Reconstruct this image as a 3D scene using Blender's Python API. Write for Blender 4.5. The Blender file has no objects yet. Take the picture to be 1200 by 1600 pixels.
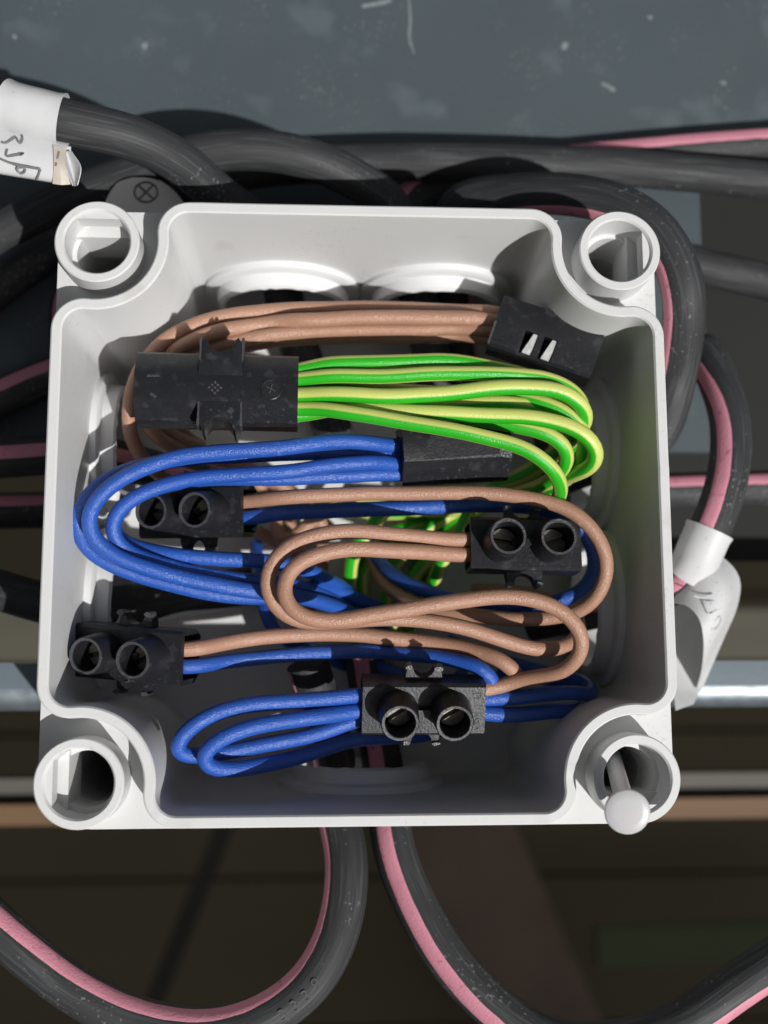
import bpy, bmesh, math, random
import numpy as np
from mathutils import Vector, Matrix, Euler, noise
random.seed(7)
S = 0.001                       # the place is laid out in millimetres
R = math.radians
scene = bpy.context.scene
col = scene.collection

# ------------------------------------------------------------------ camera
CAM = Vector((-5.96, -25.198, 222.912))
CROT = Euler((0.137367, -0.05414, -0.00311), 'XYZ')
FPX = 1731.95                   # focal length in pixels of a 1200 x 1600 frame
cd = bpy.data.cameras.new('camera')
cam = bpy.data.objects.new('camera', cd); col.objects.link(cam)
cam.location = CAM * S; cam.rotation_euler = CROT
cd.sensor_fit = 'HORIZONTAL'; cd.sensor_width = 36; cd.lens = FPX / 1200 * 36
cd.clip_start = 0.01; cd.clip_end = 50
cd.dof.use_dof = True; cd.dof.focus_distance = 0.178
cd.dof.aperture_fstop = (cd.lens * .001) / 0.0031
scene.camera = cam
CM = CROT.to_matrix()

# ------------------------------------------------------------------ light
SX, SY = 0.52, -0.645            # sun offset per unit height: from the right and from below the picture
sdir = Vector((SX, SY, 1)).normalized()
elev = math.asin(sdir.z)
w = bpy.data.worlds.new('World'); scene.world = w; w.use_nodes = True
nt = w.node_tree; bg = nt.nodes['Background']
sky = nt.nodes.new('ShaderNodeTexSky'); sky.sky_type = 'NISHITA'; sky.sun_disc = False
sky.sun_elevation = elev; sky.sun_rotation = math.atan2(sdir.x, sdir.y)
sky.air_density = 1.0; sky.dust_density = 4.0; sky.ozone_density = 1.0
hs = nt.nodes.new('ShaderNodeHueSaturation'); hs.inputs['Saturation'].default_value = .3   # hazy, nearly white sky
nt.links.new(sky.outputs[0], hs.inputs['Color']); nt.links.new(hs.outputs[0], bg.inputs[0]); bg.inputs[1].default_value = 0.05
sl = bpy.data.lights.new('sun', 'SUN'); sl.energy = 5.0; sl.angle = R(0.5); sl.color = (1, .985, .965)
so = bpy.data.objects.new('sun', sl); col.objects.link(so)
so.rotation_euler = sdir.to_track_quat('Z', 'Y').to_euler(); so.location = sdir * 2
scene.view_settings.view_transform = 'Standard'; scene.view_settings.look = 'None'
scene.view_settings.exposure = -0.2; scene.view_settings.gamma = 1

# ------------------------------------------------------------------ helpers
def U(px, py, z):
    """point (mm) at height z seen at this place of the photograph"""
    d = CM @ Vector(((px - 600) / FPX, (800 - py) / FPX, -1))
    return CAM + d * ((z - CAM.z) / d.z)
def P(p):
    if p[0] == 'b':             # a place given in a terminal block's own axes
        c, q = BLK[p[1]]; return c + q @ Vector(p[2:])
    return Vector(p[1:]) if p[0] == 'm' else U(*p)

def srgb(r, g, b):
    f = lambda c: c / 12.92 if c <= .04045 else ((c + .055) / 1.055) ** 2.4
    return (f(r / 255), f(g / 255), f(b / 255))

def mat(name, base, rough=.5, spec=.5, var=.0, vscale=300, bump=0., bscale=3000, rvar=0., metal=0., trans=0., sss=0.,
        spots=None, spot_scale=900, spot_th=.68, coords='Object', stretch=None, dust=None, wear=None):
    m = bpy.data.materials.new(name); m.use_nodes = True
    n = m.node_tree.nodes; l = m.node_tree.links; b = n['Principled BSDF']
    b.inputs['Base Color'].default_value = (*base, 1); b.inputs['Roughness'].default_value = rough
    b.inputs['Specular IOR Level'].default_value = spec; b.inputs['Metallic'].default_value = metal
    if trans: b.inputs['Transmission Weight'].default_value = trans
    if sss:
        b.inputs['Subsurface Weight'].default_value = sss; b.inputs['Subsurface Scale'].default_value = .002
    tc = n.new('ShaderNodeTexCoord'); src = tc.outputs[coords]
    if stretch:
        mp = n.new('ShaderNodeMapping'); mp.inputs['Scale'].default_value = stretch
        l.new(src, mp.inputs[0]); src = mp.outputs[0]
    colr = None
    if var:
        t = n.new('ShaderNodeTexNoise'); t.inputs['Scale'].default_value = vscale; t.inputs['Detail'].default_value = 5
        l.new(src, t.inputs[0])
        mx = n.new('ShaderNodeMix'); mx.data_type = 'RGBA'
        mx.inputs[6].default_value = (*[c * (1 - var) for c in base], 1); mx.inputs[7].default_value = (*[min(1, c * (1 + var)) for c in base], 1)
        l.new(t.outputs[0], mx.inputs[0]); colr = mx.outputs[2]
    if spots:
        t = n.new('ShaderNodeTexNoise'); t.inputs['Scale'].default_value = spot_scale; t.inputs['Detail'].default_value = 3
        l.new(src, t.inputs[0])
        rp = n.new('ShaderNodeValToRGB'); rp.color_ramp.elements[0].position = spot_th; rp.color_ramp.elements[1].position = spot_th + .09
        l.new(t.outputs[0], rp.inputs[0])
        mx = n.new('ShaderNodeMix'); mx.data_type = 'RGBA'; mx.inputs[7].default_value = (*spots, 1)
        if colr: l.new(colr, mx.inputs[6])
        else: mx.inputs[6].default_value = (*base, 1)
        l.new(rp.outputs[0], mx.inputs[0]); colr = mx.outputs[2]
    if dust:                    # fine specks lying on the surface
        t = n.new('ShaderNodeTexNoise'); t.inputs['Scale'].default_value = 1300; t.inputs['Detail'].default_value = 2
        l.new(tc.outputs['Object'], t.inputs[0])
        t2 = n.new('ShaderNodeTexNoise'); t2.inputs['Scale'].default_value = 70; l.new(tc.outputs['Object'], t2.inputs[0])
        ad = n.new('ShaderNodeMath'); ad.operation = 'MULTIPLY_ADD'; ad.inputs[1].default_value = .5; l.new(t2.outputs[0], ad.inputs[0]); l.new(t.outputs[0], ad.inputs[2])
        rp = n.new('ShaderNodeValToRGB'); rp.color_ramp.elements[0].position = .93; rp.color_ramp.elements[1].position = 1.0
        l.new(ad.outputs[0], rp.inputs[0])
        mx = n.new('ShaderNodeMix'); mx.data_type = 'RGBA'; mx.inputs[7].default_value = (*dust, 1)
        if colr: l.new(colr, mx.inputs[6])
        else: mx.inputs[6].default_value = (*base, 1)
        l.new(rp.outputs[0], mx.inputs[0]); colr = mx.outputs[2]
    if wear:                    # rubbed edges
        g = n.new('ShaderNodeNewGeometry'); t = n.new('ShaderNodeTexNoise'); t.inputs['Scale'].default_value = 700; l.new(src, t.inputs[0])
        ad = n.new('ShaderNodeMath'); ad.operation = 'MULTIPLY_ADD'; ad.inputs[1].default_value = .12; l.new(t.outputs[0], ad.inputs[0]); l.new(g.outputs['Pointiness'], ad.inputs[2])
        rp = n.new('ShaderNodeValToRGB'); rp.color_ramp.elements[0].position = .60; rp.color_ramp.elements[1].position = .70
        l.new(ad.outputs[0], rp.inputs[0])
        mx = n.new('ShaderNodeMix'); mx.data_type = 'RGBA'; mx.inputs[7].default_value = (*wear, 1)
        if colr: l.new(colr, mx.inputs[6])
        else: mx.inputs[6].default_value = (*base, 1)
        l.new(rp.outputs[0], mx.inputs[0]); colr = mx.outputs[2]
    if colr: l.new(colr, b.inputs['Base Color'])
    if rvar:
        t = n.new('ShaderNodeTexNoise'); t.inputs['Scale'].default_value = vscale * 2.3; l.new(src, t.inputs[0])
        mr = n.new('ShaderNodeMapRange'); mr.inputs[3].default_value = rough - rvar; mr.inputs[4].default_value = rough + rvar
        l.new(t.outputs[0], mr.inputs[0]); l.new(mr.outputs[0], b.inputs['Roughness'])
    if bump:
        t = n.new('ShaderNodeTexNoise'); t.inputs['Scale'].default_value = bscale; t.inputs['Detail'].default_value = 1
        l.new(src, t.inputs[0])
        bp = n.new('ShaderNodeBump'); bp.inputs['Strength'].default_value = bump; bp.inputs['Distance'].default_value = .0003
        l.new(t.outputs[0], bp.inputs['Height']); l.new(bp.outputs[0], b.inputs['Normal'])
    return m

M = {}
M['box'] = mat('box_plastic', (.585, .588, .583), .42, .45, var=.03, vscale=60, bump=.06, bscale=900, spots=(.54, .53, .51), spot_scale=110, spot_th=.64, dust=(.53, .52, .50))
M['collar'] = mat('entry_plastic', (.65, .655, .655), .4, .45, var=.03, vscale=90, bump=.06, bscale=1500)
M['nylon'] = mat('nylon', (.62, .62, .63), .35, .5, sss=.6, var=.02)
M['brown'] = mat('brown_insulation', (.375, .205, .137), .36, .5, var=.12, vscale=180, bump=.5, bscale=4600, dust=(.46, .28, .20), rvar=.08)
M['blue'] = mat('blue_insulation', (.020, .085, .385), .34, .5, var=.14, vscale=180, bump=.5, bscale=4600, dust=(.05, .14, .46), rvar=.08)
M['block'] = mat('black_polyamide', (.0135, .014, .0165), .40, .42, var=.25, vscale=500, bump=.14, bscale=2400, rvar=.12, spots=(.03, .03, .034), spot_scale=400, spot_th=.58, dust=(.045, .045, .048))
M['burr'] = mat('torn_plastic', (.055, .056, .062), .4, .6, var=.3, vscale=2000, bump=.5, bscale=3000)
M['ridge'] = mat('scuffed_polyamide', (.05, .05, .055), .5, .5, var=.4, vscale=2200, bump=.4, bscale=3500)
M['screw'] = mat('zinc_screw', (.20, .188, .165), .6, .5, metal=1, var=.3, vscale=900, bump=.3, bscale=1800, rvar=.1)
M['steel'] = mat('bright_steel', (.72, .72, .71), .35, .6, metal=.45, var=.2, vscale=900, bump=.5, bscale=1200, rvar=.12)
M['cable'] = mat('rubber_sheath', (.030, .031, .033), .62, .34, var=.5, vscale=1, bump=.25, bscale=3.2, rvar=.1, spots=(.052, .054, .056), spot_scale=1.3, spot_th=.54, coords='UV', stretch=(6, 26, 1), dust=(.12, .12, .12))
M['pink'] = mat('pink_stripe_rubber', (.56, .225, .29), .55, .4, var=.16, vscale=160, bump=.3, bscale=2600, spots=(.34, .13, .17), spot_scale=500, spot_th=.64)
M['paper'] = mat('label_tape', (.72, .725, .735), .45, .4, var=.06, vscale=120, bump=.9, bscale=190, dust=(.5, .48, .44))
def paper_mat():
    m = M['paper']; n = m.node_tree.nodes; l = m.node_tree.links     # thin tape lets some light through
    tr = n.new('ShaderNodeBsdfTranslucent'); tr.inputs[0].default_value = (.75, .74, .72, 1); mx = n.new('ShaderNodeMixShader'); mx.inputs[0].default_value = .28
    l.new(n['Principled BSDF'].outputs[0], mx.inputs[1]); l.new(tr.outputs[0], mx.inputs[2]); l.new(mx.outputs[0], n['Material Output'].inputs[0])
paper_mat()
def nylon_mat():
    m = M['nylon']; n = m.node_tree.nodes; l = m.node_tree.links
    tr = n.new('ShaderNodeBsdfTranslucent'); tr.inputs[0].default_value = (.8, .8, .8, 1); mx = n.new('ShaderNodeMixShader'); mx.inputs[0].default_value = .35
    l.new(n['Principled BSDF'].outputs[0], mx.inputs[1]); l.new(tr.outputs[0], mx.inputs[2]); l.new(mx.outputs[0], n['Material Output'].inputs[0])
nylon_mat()
M['glue'] = mat('glue_side_of_tape', (.45, .40, .34), .45, .4, var=.15, vscale=200, bump=.2, bscale=500)
M['ink'] = mat('pen_ink', (.17, .17, .18), .6, .2, var=.3, vscale=800)
M['pencil'] = mat('pencil_mark', (.52, .52, .54), .6, .2, var=.25, vscale=900)
M['copper'] = mat('copper_strand', (.75, .36, .2), .3, .5, metal=1)
M['plate'] = mat('grey_painted_steel', (.060, .077, .086), .46, .5, var=.15, vscale=22, bump=.12, bscale=500, rvar=.12, spots=(.082, .102, .112), spot_scale=60, spot_th=.58, dust=(.13, .15, .15))
M['rail'] = mat('worn_steel', (.26, .30, .33), .45, .5, metal=.75, var=.4, vscale=160, bump=.5, bscale=260, rvar=.15)
M['railpaint'] = mat('grey_rail_paint', (.115, .15, .17), .45, .5, var=.15, vscale=40, bump=.1, bscale=500)
M['tan'] = mat('tan_wood', (.14, .083, .042), .6, .3, var=.3, vscale=60, bump=.3, bscale=200, stretch=(.12, 1, 1))
M['greywood'] = mat('weathered_wood', (.10, .094, .082), .7, .3, var=.3, vscale=60, bump=.3, bscale=200, stretch=(.12, 1, 1))
M['khaki'] = mat('khaki_wood', (.075, .07, .052), .7, .3, var=.3, vscale=50, bump=.3, bscale=200, stretch=(.12, 1, 1))
M['floor'] = mat('brown_boards', (.20, .165, .10), .75, .3, var=.3, vscale=9, bump=.3, bscale=60, stretch=(.15, 1, 1))
M['rust'] = mat('red_oxide_steel', (.24, .17, .125), .6, .4, var=.3, vscale=30, bump=.3, bscale=200)
M['greenbar'] = mat('green_painted_bar', (.13, .16, .07), .6, .4, var=.2, vscale=30)
M['darkrod'] = mat('dark_rod', (.055, .05, .04), .6, .4, var=.2, vscale=30)
M['scuff'] = mat('scuffed_paint', (.18, .205, .21), .7, .3, var=.4, vscale=500)
M['print'] = mat('moulded_print_rubber', (.040, .041, .043), .6, .35, var=.3, vscale=500)
M['pale'] = mat('lightened_tape', (.86, .855, .83), .5, .4, var=.04, vscale=120)  # label tape, colour lightened to offset the shade it lies in
M['mat'] = mat('painted_shade', (.021, .0225, .020), .7, .2, var=.2, vscale=20)  # near-black colour that stands in for shade on the shelf
M['wall'] = mat('added_wall_grey', (.20, .19, .175), .8, .2, var=.2, vscale=5, bump=.4, bscale=60)  # even grey for the added wall out of view

# green and yellow insulation: two lengthwise stripes
def earth_mat():
    m = bpy.data.materials.new('green_yellow_insulation'); m.use_nodes = True
    n = m.node_tree.nodes; l = m.node_tree.links; b = n['Principled BSDF']
    uv = n.new('ShaderNodeUVMap'); sp = n.new('ShaderNodeSeparateXYZ'); l.new(uv.outputs[0], sp.inputs[0])
    rp = n.new('ShaderNodeValToRGB'); cr = rp.color_ramp
    G = (.022, .38, .012, 1); Y = (.53, .58, .15, 1)
    cr.elements[0].position = 0; cr.elements[0].color = Y
    cr.elements[1].position = .20; cr.elements[1].color = Y
    for p, c in ((.235, G), (.43, G), (.465, Y), (.72, Y), (.755, G), (.94, G), (.975, Y)):
        e = cr.elements.new(p); e.color = c
    l.new(sp.outputs[1], rp.inputs[0]); l.new(rp.outputs[0], b.inputs['Base Color'])
    b.inputs['Roughness'].default_value = .36
    tc = n.new('ShaderNodeTexCoord'); t = n.new('ShaderNodeTexNoise'); t.inputs['Scale'].default_value = 4500
    l.new(tc.outputs['Object'], t.inputs[0])
    bp = n.new('ShaderNodeBump'); bp.inputs['Strength'].default_value = .3; bp.inputs['Distance'].default_value = .0003
    l.new(t.outputs[0], bp.inputs['Height']); l.new(bp.outputs[0], b.inputs['Normal'])
    return m
M['green'] = earth_mat()

def link(name, me, m, parent=None, smooth=35):
    o = bpy.data.objects.new(name, me); col.objects.link(o)
    if m: me.materials.append(M[m])
    if smooth is not None:
        me.shade_smooth(); me.set_sharp_from_angle(angle=R(smooth))
    if parent: o.parent = parent
    return o
def from_bm(name, bm, m, parent=None, smooth=35):
    bmesh.ops.recalc_face_normals(bm, faces=bm.faces)
    bmesh.ops.scale(bm, vec=(S, S, S), verts=bm.verts)
    me = bpy.data.meshes.new(name); bm.to_mesh(me); bm.free()
    return link(name, me, m, parent, smooth)
def empty(name, loc=(0, 0, 0)):
    o = bpy.data.objects.new(name, None); col.objects.link(o); o.location = Vector(loc) * S
    o.empty_display_size = .005
    return o
def tag(o, label, cat, group=None):
    o['label'] = label; o['category'] = cat
    if group: o['group'] = group
    return o
def struct(o):
    o['kind'] = 'structure'; return o

def boolean(o, cutters):
    """cut real openings, then drop the cutters"""
    for c in cutters:
        c.parent = o.parent
        md = o.modifiers.new('cut', 'BOOLEAN'); md.operation = 'DIFFERENCE'; md.object = c; md.solver = 'EXACT'
    bpy.context.view_layer.update()
    dg = bpy.context.evaluated_depsgraph_get()
    me = bpy.data.meshes.new_from_object(o.evaluated_get(dg))
    o.modifiers.clear(); old = o.data; o.data = me; bpy.data.meshes.remove(old)
    me.shade_smooth(); me.set_sharp_from_angle(angle=R(35))
    for c in cutters:
        d = c.data; bpy.data.objects.remove(c); bpy.data.meshes.remove(d)
def cyl_bm(bm, a, b, r, n=40, r2=None, caps=True):
    a = Vector(a); b = Vector(b); t = (b - a).normalized()
    q = t.to_track_quat('Z', 'Y'); r2 = r if r2 is None else r2
    A = [bm.verts.new(a + q @ Vector((r * math.cos(2 * math.pi * i / n), r * math.sin(2 * math.pi * i / n), 0))) for i in range(n)]
    B = [bm.verts.new(b + q @ Vector((r2 * math.cos(2 * math.pi * i / n), r2 * math.sin(2 * math.pi * i / n), 0))) for i in range(n)]
    for i in range(n): bm.faces.new((A[i], A[(i + 1) % n], B[(i + 1) % n], B[i]))
    if caps: bm.faces.new(A[::-1]); bm.faces.new(B)
def cutter(a, b, r, n=48):
    bm = bmesh.new(); cyl_bm(bm, a, b, r, n); return from_bm('cutter', bm, None, smooth=None)
def slot_cutter(L, w_, z0, z1, x0=None, x1=None):
    bm = bmesh.new(); box_bm(bm, -L if x0 is None else x0, L if x1 is None else x1, -w_, w_, z0, z1); return from_bm('cutter', bm, None, smooth=None)
def lathe_bm(bm, prof, axis_o, axis_d, n=56, jitter=None):
    """closed profile (radius, along) turned about an axis"""
    o = Vector(axis_o); q = Vector(axis_d).normalized().to_track_quat('Z', 'Y')
    rings = []
    for k in range(n):
        a = 2 * math.pi * k / n
        rings.append([bm.verts.new(o + q @ Vector(((r) * math.cos(a), (r) * math.sin(a), h + (jitter(i, a) if jitter else 0)))) for i, (r, h) in enumerate(prof)])
    m = len(prof)
    for k in range(n):
        A = rings[k]; B = rings[(k + 1) % n]
        for i in range(m):
            bm.faces.new((A[i], B[i], B[(i + 1) % m], A[(i + 1) % m]))
def prism_bm(bm, poly, z0, z1):
    A = [bm.verts.new((x, y, z0)) for x, y in poly]; B = [bm.verts.new((x, y, z1)) for x, y in poly]
    n = len(poly)
    for i in range(n): bm.faces.new((A[i], A[(i + 1) % n], B[(i + 1) % n], B[i]))
    bm.faces.new(A[::-1]); bm.faces.new(B)
def box_bm(bm, x0, x1, y0, y1, z0, z1): prism_bm(bm, [(x0, y0), (x1, y0), (x1, y1), (x0, y1)], z0, z1)
def bevel_bm(bm, off, seg=2, ang=40):
    e = [e for e in bm.edges if len(e.link_faces) == 2 and e.calc_face_angle(0) > R(ang)]
    bmesh.ops.bevel(bm, geom=e, offset=off, segments=seg, affect='EDGES', profile=.6, clamp_overlap=True)

def catmull(pts, step=.9):
    pts = [Vector(p) for p in pts]
    ext = [pts[0] * 2 - pts[1]] + pts + [pts[-1] * 2 - pts[-2]]
    out = []
    for i in range(1, len(ext) - 2):
        p0, p1, p2, p3 = ext[i - 1:i + 3]
        n = max(2, int((p2 - p1).length / step))
        # centripetal parametrisation
        t0 = 0; t1 = t0 + max(1e-3, (p1 - p0).length ** .5); t2 = t1 + max(1e-3, (p2 - p1).length ** .5); t3 = t2 + max(1e-3, (p3 - p2).length ** .5)
        for k in range(n):
            t = t1 + (t2 - t1) * k / n
            a1 = p0 * ((t1 - t) / (t1 - t0)) + p1 * ((t - t0) / (t1 - t0)); a2 = p1 * ((t2 - t) / (t2 - t1)) + p2 * ((t - t1) / (t2 - t1)); a3 = p2 * ((t3 - t) / (t3 - t2)) + p3 * ((t - t2) / (t3 - t2))
            b1 = a1 * ((t2 - t) / (t2 - t0)) + a2 * ((t - t0) / (t2 - t0)); b2 = a2 * ((t3 - t) / (t3 - t1)) + a3 * ((t - t1) / (t3 - t1))
            out.append(b1 * ((t2 - t) / (t2 - t1)) + b2 * ((t - t1) / (t2 - t1)))
    out.append(pts[-1])
    return out
def smooth_path(p, it=6):
    p = [v.copy() for v in p]
    for _ in range(it):
        q = [v.copy() for v in p]
        for i in range(1, len(p) - 1): q[i] = p[i] * .5 + (p[i - 1] + p[i + 1]) * .25
        p = q
    return p
def frames(path):
    T = []
    for i in range(len(path)):
        a = path[max(0, i - 1)]; b = path[min(len(path) - 1, i + 1)]
        d = b - a; T.append(d.normalized() if d.length > 1e-9 else (T[-1] if T else Vector((1, 0, 0))))
    n = Vector((0, 0, 1)) - T[0] * T[0].z
    if n.length < .05: n = Vector((0, 1, 0)) - T[0] * T[0].y
    n.normalize(); out = []
    for i, t in enumerate(T):
        n = n - t * n.dot(t); n.normalize()
        # keep the reference side turned up wherever the run is level
        up = Vector((0, 0, 1)) - t * t.z
        if up.length > .3: n = (n * .9 + up.normalized() * .1).normalized()
        out.append((t, n, n.cross(t)))
    return out
def tube(name, path, r, m, parent=None, n=14, a0=0., a1=0., arc=None, lift=0., cap=True):
    """arc=(half angle): a strip instead of the full tube; a0,a1: twist in degrees along the run"""
    fr = frames(path); L = len(path); vs = []; fs = []; uvs = []
    tot = 0; lens = [0]
    for i in range(1, L): tot += (path[i] - path[i - 1]).length; lens.append(tot)
    k = n if arc is None else 7
    for i in range(L):
        t, nn, bb = fr[i]; tw = R(a0 + (a1 - a0) * lens[i] / max(tot, 1e-6))
        if arc is None:
            for j in range(k):
                a = 2 * math.pi * j / k
                vs.append((path[i] + (nn * math.cos(a) + bb * math.sin(a)) * r) * S)
        else:
            for j in range(k):
                a = tw + R(arc) * (2 * j / (k - 1) - 1) + (R(1.6) * noise.noise(Vector((i * .45, j * 9., r))) if j in (0, 1, k - 2, k - 1) else 0); e = lift if 0 < j < k - 1 else -.12
                vs.append((path[i] + (nn * math.cos(a) + bb * math.sin(a)) * (r + e)) * S)
    for i in range(L - 1):
        for j in range(k if arc is None else k - 1):
            j2 = (j + 1) % k if arc is None else j + 1
            fs.append((i * k + j, i * k + j2, (i + 1) * k + j2, (i + 1) * k + j))
            v0 = j / k; v1 = (j + 1) / k
            tw0 = (a0 + (a1 - a0) * lens[i] / max(tot, 1e-6)) / 360; tw1 = (a0 + (a1 - a0) * lens[i + 1] / max(tot, 1e-6)) / 360
            uvs += [(lens[i], v0, tw0), (lens[i], v1, tw0), (lens[i + 1], v1, tw1), (lens[i + 1], v0, tw1)]
    if cap and arc is None:
        fs.append(tuple(range(k))[::-1]); fs.append(tuple((L - 1) * k + j for j in range(k)))
        uvs += [(0, .1, 0)] * (2 * k)
    me = bpy.data.meshes.new(name); me.from_pydata(vs, [], fs)
    ul = me.uv_layers.new(name='UVMap')
    for i in range(0, len(uvs)):
        u, v, tw = uvs[i]; ul.data[i].uv = (u * .01, v - tw)
    # keep stripe coordinate inside one turn, face by face
    li = 0
    for f in fs:
        c = sum(ul.data[li + q].uv[1] for q in range(len(f))) / len(f); sh = math.floor(c)
        for q in range(len(f)): ul.data[li + q].uv[1] -= sh
        li += len(f)
    me.update()
    return link(name, me, m, parent, 50)

# ------------------------------------------------------------------ the setting
def slab(name, poly, z0, z1, m, bev=.6):
    bm = bmesh.new(); prism_bm(bm, poly, z0, z1)
    if bev: bevel_bm(bm, bev, 3, 50)
    return struct(from_bm(name, bm, m))
ye = U(1075, 706, 0).y; xn = U(1096, 380, 0).x; yn = U(1150, 262, 0).y
slab('steel_shelf', [(-260, ye), (xn, ye), (xn, yn), (260, yn), (260, 300), (-260, 300)], -2.5, 0, 'plate', .5)  # notch shaped in to show dark where the shelf is only shaded
yr0 = U(30, 1036, -.2).y; yr1 = U(30, 1112, -.2).y
bm = bmesh.new()
prof = [(yr0, -.2), (yr1 + 4.4, -.2)] + [(yr1 + 4.4 - 4.4 * math.sin(a), -4.6 + 4.4 * math.cos(a)) for a in [R(q) for q in range(10, 91, 10)]] + [(yr1, -22), (yr1 + 2, -22), (yr1 + 2, -4.6), (yr1 + 4, -2.4), (yr0, -2.4)]
A = [bm.verts.new((-260, y, z)) for y, z in prof]; B = [bm.verts.new((260, y, z)) for y, z in prof]
for i in range(len(prof)): bm.faces.new((A[i], A[(i + 1) % len(prof)], B[(i + 1) % len(prof)], B[i]))
bm.faces.new(A[::-1]); bm.faces.new(B)
rail = struct(from_bm('steel_rail', bm, 'railpaint'))
rail.data.materials.append(M['rail'])
for p in rail.data.polygons:           # paint rubbed off the rolled edge
    if p.center.y < (yr1 + 4.3) * S and p.center.z > -.006: p.material_index = 1
def board(name, py0, py1, z, th, m):
    y0 = U(600, py0, z).y; y1 = U(600, py1, z).y
    bm = bmesh.new(); box_bm(bm, -400, 400, y1, y0, z - th, z); bevel_bm(bm, .8, 2)
    return struct(from_bm(name, bm, m))
board('khaki_board', 952, 1032, -280, 18, 'khaki')
board('weathered_board', 1212, 1243, -112, 15, 'greywood')
board('tan_batten', 1252, 1284, -108, 15, 'tan')
bm = bmesh.new(); box_bm(bm, xn - 25, 330, ye - 18, 120, -52, -48); struct(from_bm('shade_sheet', bm, 'mat'))  # sheet added under the notch, its dark colour imitates shade
ZF = -520
fl = struct(empty('floor'))
for k in range(14):
    bm = bmesh.new(); box_bm(bm, -900, 900, -620 + k * 92, -620 + k * 92 + 89.5, ZF - 20, ZF + random.uniform(-1, 1)); bevel_bm(bm, 1.2, 2)
    from_bm('plank', bm, 'floor', fl)
bm = bmesh.new(); box_bm(bm, -2000, 2000, -2000, 2000, ZF - 60, ZF - 24); struct(from_bm('ground', bm, 'darkrod'))
bm = bmesh.new(); box_bm(bm, -1500, 1500, -660, -625, ZF - 22, 620); struct(from_bm('wall', bm, 'wall'))  # unseen wall, added only to keep the sun off the floor
def bar(name, a, b, wd, th, m, label, cat):
    a = Vector(a); b = Vector(b); d = (b - a); q = d.to_track_quat('X', 'Z'); L = d.length
    bm = bmesh.new(); box_bm(bm, 0, L, -wd / 2, wd / 2, -th / 2, th / 2); bevel_bm(bm, 1.5, 2)
    bmesh.ops.transform(bm, matrix=Matrix.Translation(a) @ q.to_matrix().to_4x4(), verts=bm.verts)
    return tag(from_bm(name, bm, m), label, cat)
zb = -430
bar('steel_bar', U(690, 1240, zb), U(900, 1720, zb), 62, 14, 'rust', 'reddish brown steel bar slanting across the dark floor below the box', 'steel bar')
bar('dark_rod', U(360, 1270, zb + 15), U(235, 1580, zb + 15), 10, 10, 'darkrod', 'thin dark rod slanting on the floor at lower left', 'rod')
bar('green_bar', U(930, 1478, zb + 10), U(1400, 1462, zb + 10), 20, 12, 'greenbar', 'green painted bar lying level on the floor at lower right', 'bar')

# marks rubbed into the shelf paint
shelf = bpy.data.objects['steel_shelf']
for pts, wd in (([(638, -10), (641, 30), (640, 60), (647, 84)], .5), ([(878, 70), (886, 74)], 1.9), ([(940, 130), (952, 136), (961, 142)], 1.0), ([(565, 10), (598, 4), (612, 0)], .9), ([(222, 70), (230, 73)], 1.3), ([(1126, 128), (1134, 131)], 1.0), ([(1012, 26), (1019, 28)], .9), ([(20, 55), (26, 60)], .9)):
    p = catmull([U(x, y, .06) for x, y in pts], .7); bm = bmesh.new(); rw = []
    for i, v in enumerate(p):
        d = (p[min(i + 1, len(p) - 1)] - p[max(0, i - 1)]).normalized(); nn = Vector((-d.y, d.x, 0)) * wd * (.55 + .45 * math.sin(math.pi * (i + .3) / (len(p) + .1))) / 2 * (1 + .5 * noise.noise(v))
        rw.append([bm.verts.new(v + nn), bm.verts.new(v - nn)])
    for a, b in zip(rw[:-1], rw[1:]): bm.faces.new((a[0], a[1], b[1], b[0]))
    bmesh.ops.recalc_face_normals(bm, faces=bm.faces); bmesh.ops.solidify(bm, geom=bm.faces, thickness=.05)
    from_bm('paint_scuff', bm, 'scuff', shelf)

# ------------------------------------------------------------------ junction box
RC = 42.8                       # screw post centres
def outline(half, off):
    """rounded square with a quarter-round bay at each corner; off > 0 lies outside the wall's centre line"""
    r = 4.0 - 0; Rb = 10.9; pts = []
    yc = half - r; xc = -RC + math.sqrt((Rb + r) ** 2 - (yc - RC) ** 2)
    a_t = math.atan2(yc - RC, xc + RC)
    one = []
    n1, n2 = 10, 22
    for i in range(n1 + 1):     # convex bend leaving the top side
        a = R(90) + (R(180) + a_t - R(90)) * i / n1
        one.append((xc + (r + off) * math.cos(a), yc + (r + off) * math.sin(a)))
    b_t = R(-90) - a_t
    for i in range(1, n2):
        a = a_t + (b_t - a_t) * i / n2
        one.append((-RC + (Rb - off) * math.cos(a), RC + (Rb - off) * math.sin(a)))
    for i in range(n1 + 1):
        a = b_t + R(180) + (R(180) - (b_t + R(180))) * i / n1
        one.append((-yc + (r + off) * math.cos(a), -xc + (r + off) * math.sin(a)))
    for q in range(4):
        c, s = [(1, 0), (0, 1), (-1, 0), (0, -1)][q]
        seg = [(x * c - y * s, x * s + y * c) for x, y in one]
        if pts:
            (ax_, ay_), (bx_, by_) = pts[-1], seg[0]
            pts += [(ax_ + (bx_ - ax_) * i / 30, ay_ + (by_ - ay_) * i / 30) for i in range(1, 30)]
        pts += seg
    (ax_, ay_), (bx_, by_) = pts[-1], pts[0]
    pts += [(ax_ + (bx_ - ax_) * i / 30, ay_ + (by_ - ay_) * i / 30) for i in range(1, 30)]
    return pts
box = tag(empty('junction_box'), 'open square light grey plastic junction box full of coloured wires', 'junction box')
bm = bmesh.new()
rings = []
def rim_wob(i):
    h = noise.noise(Vector((i * .9, 8.3, 0)))
    return .09 * noise.noise(Vector((i * .13, 3.1, 0))) + (.55 * (h - .42) if h > .42 else 0)      # small flash left by the mould
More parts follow.
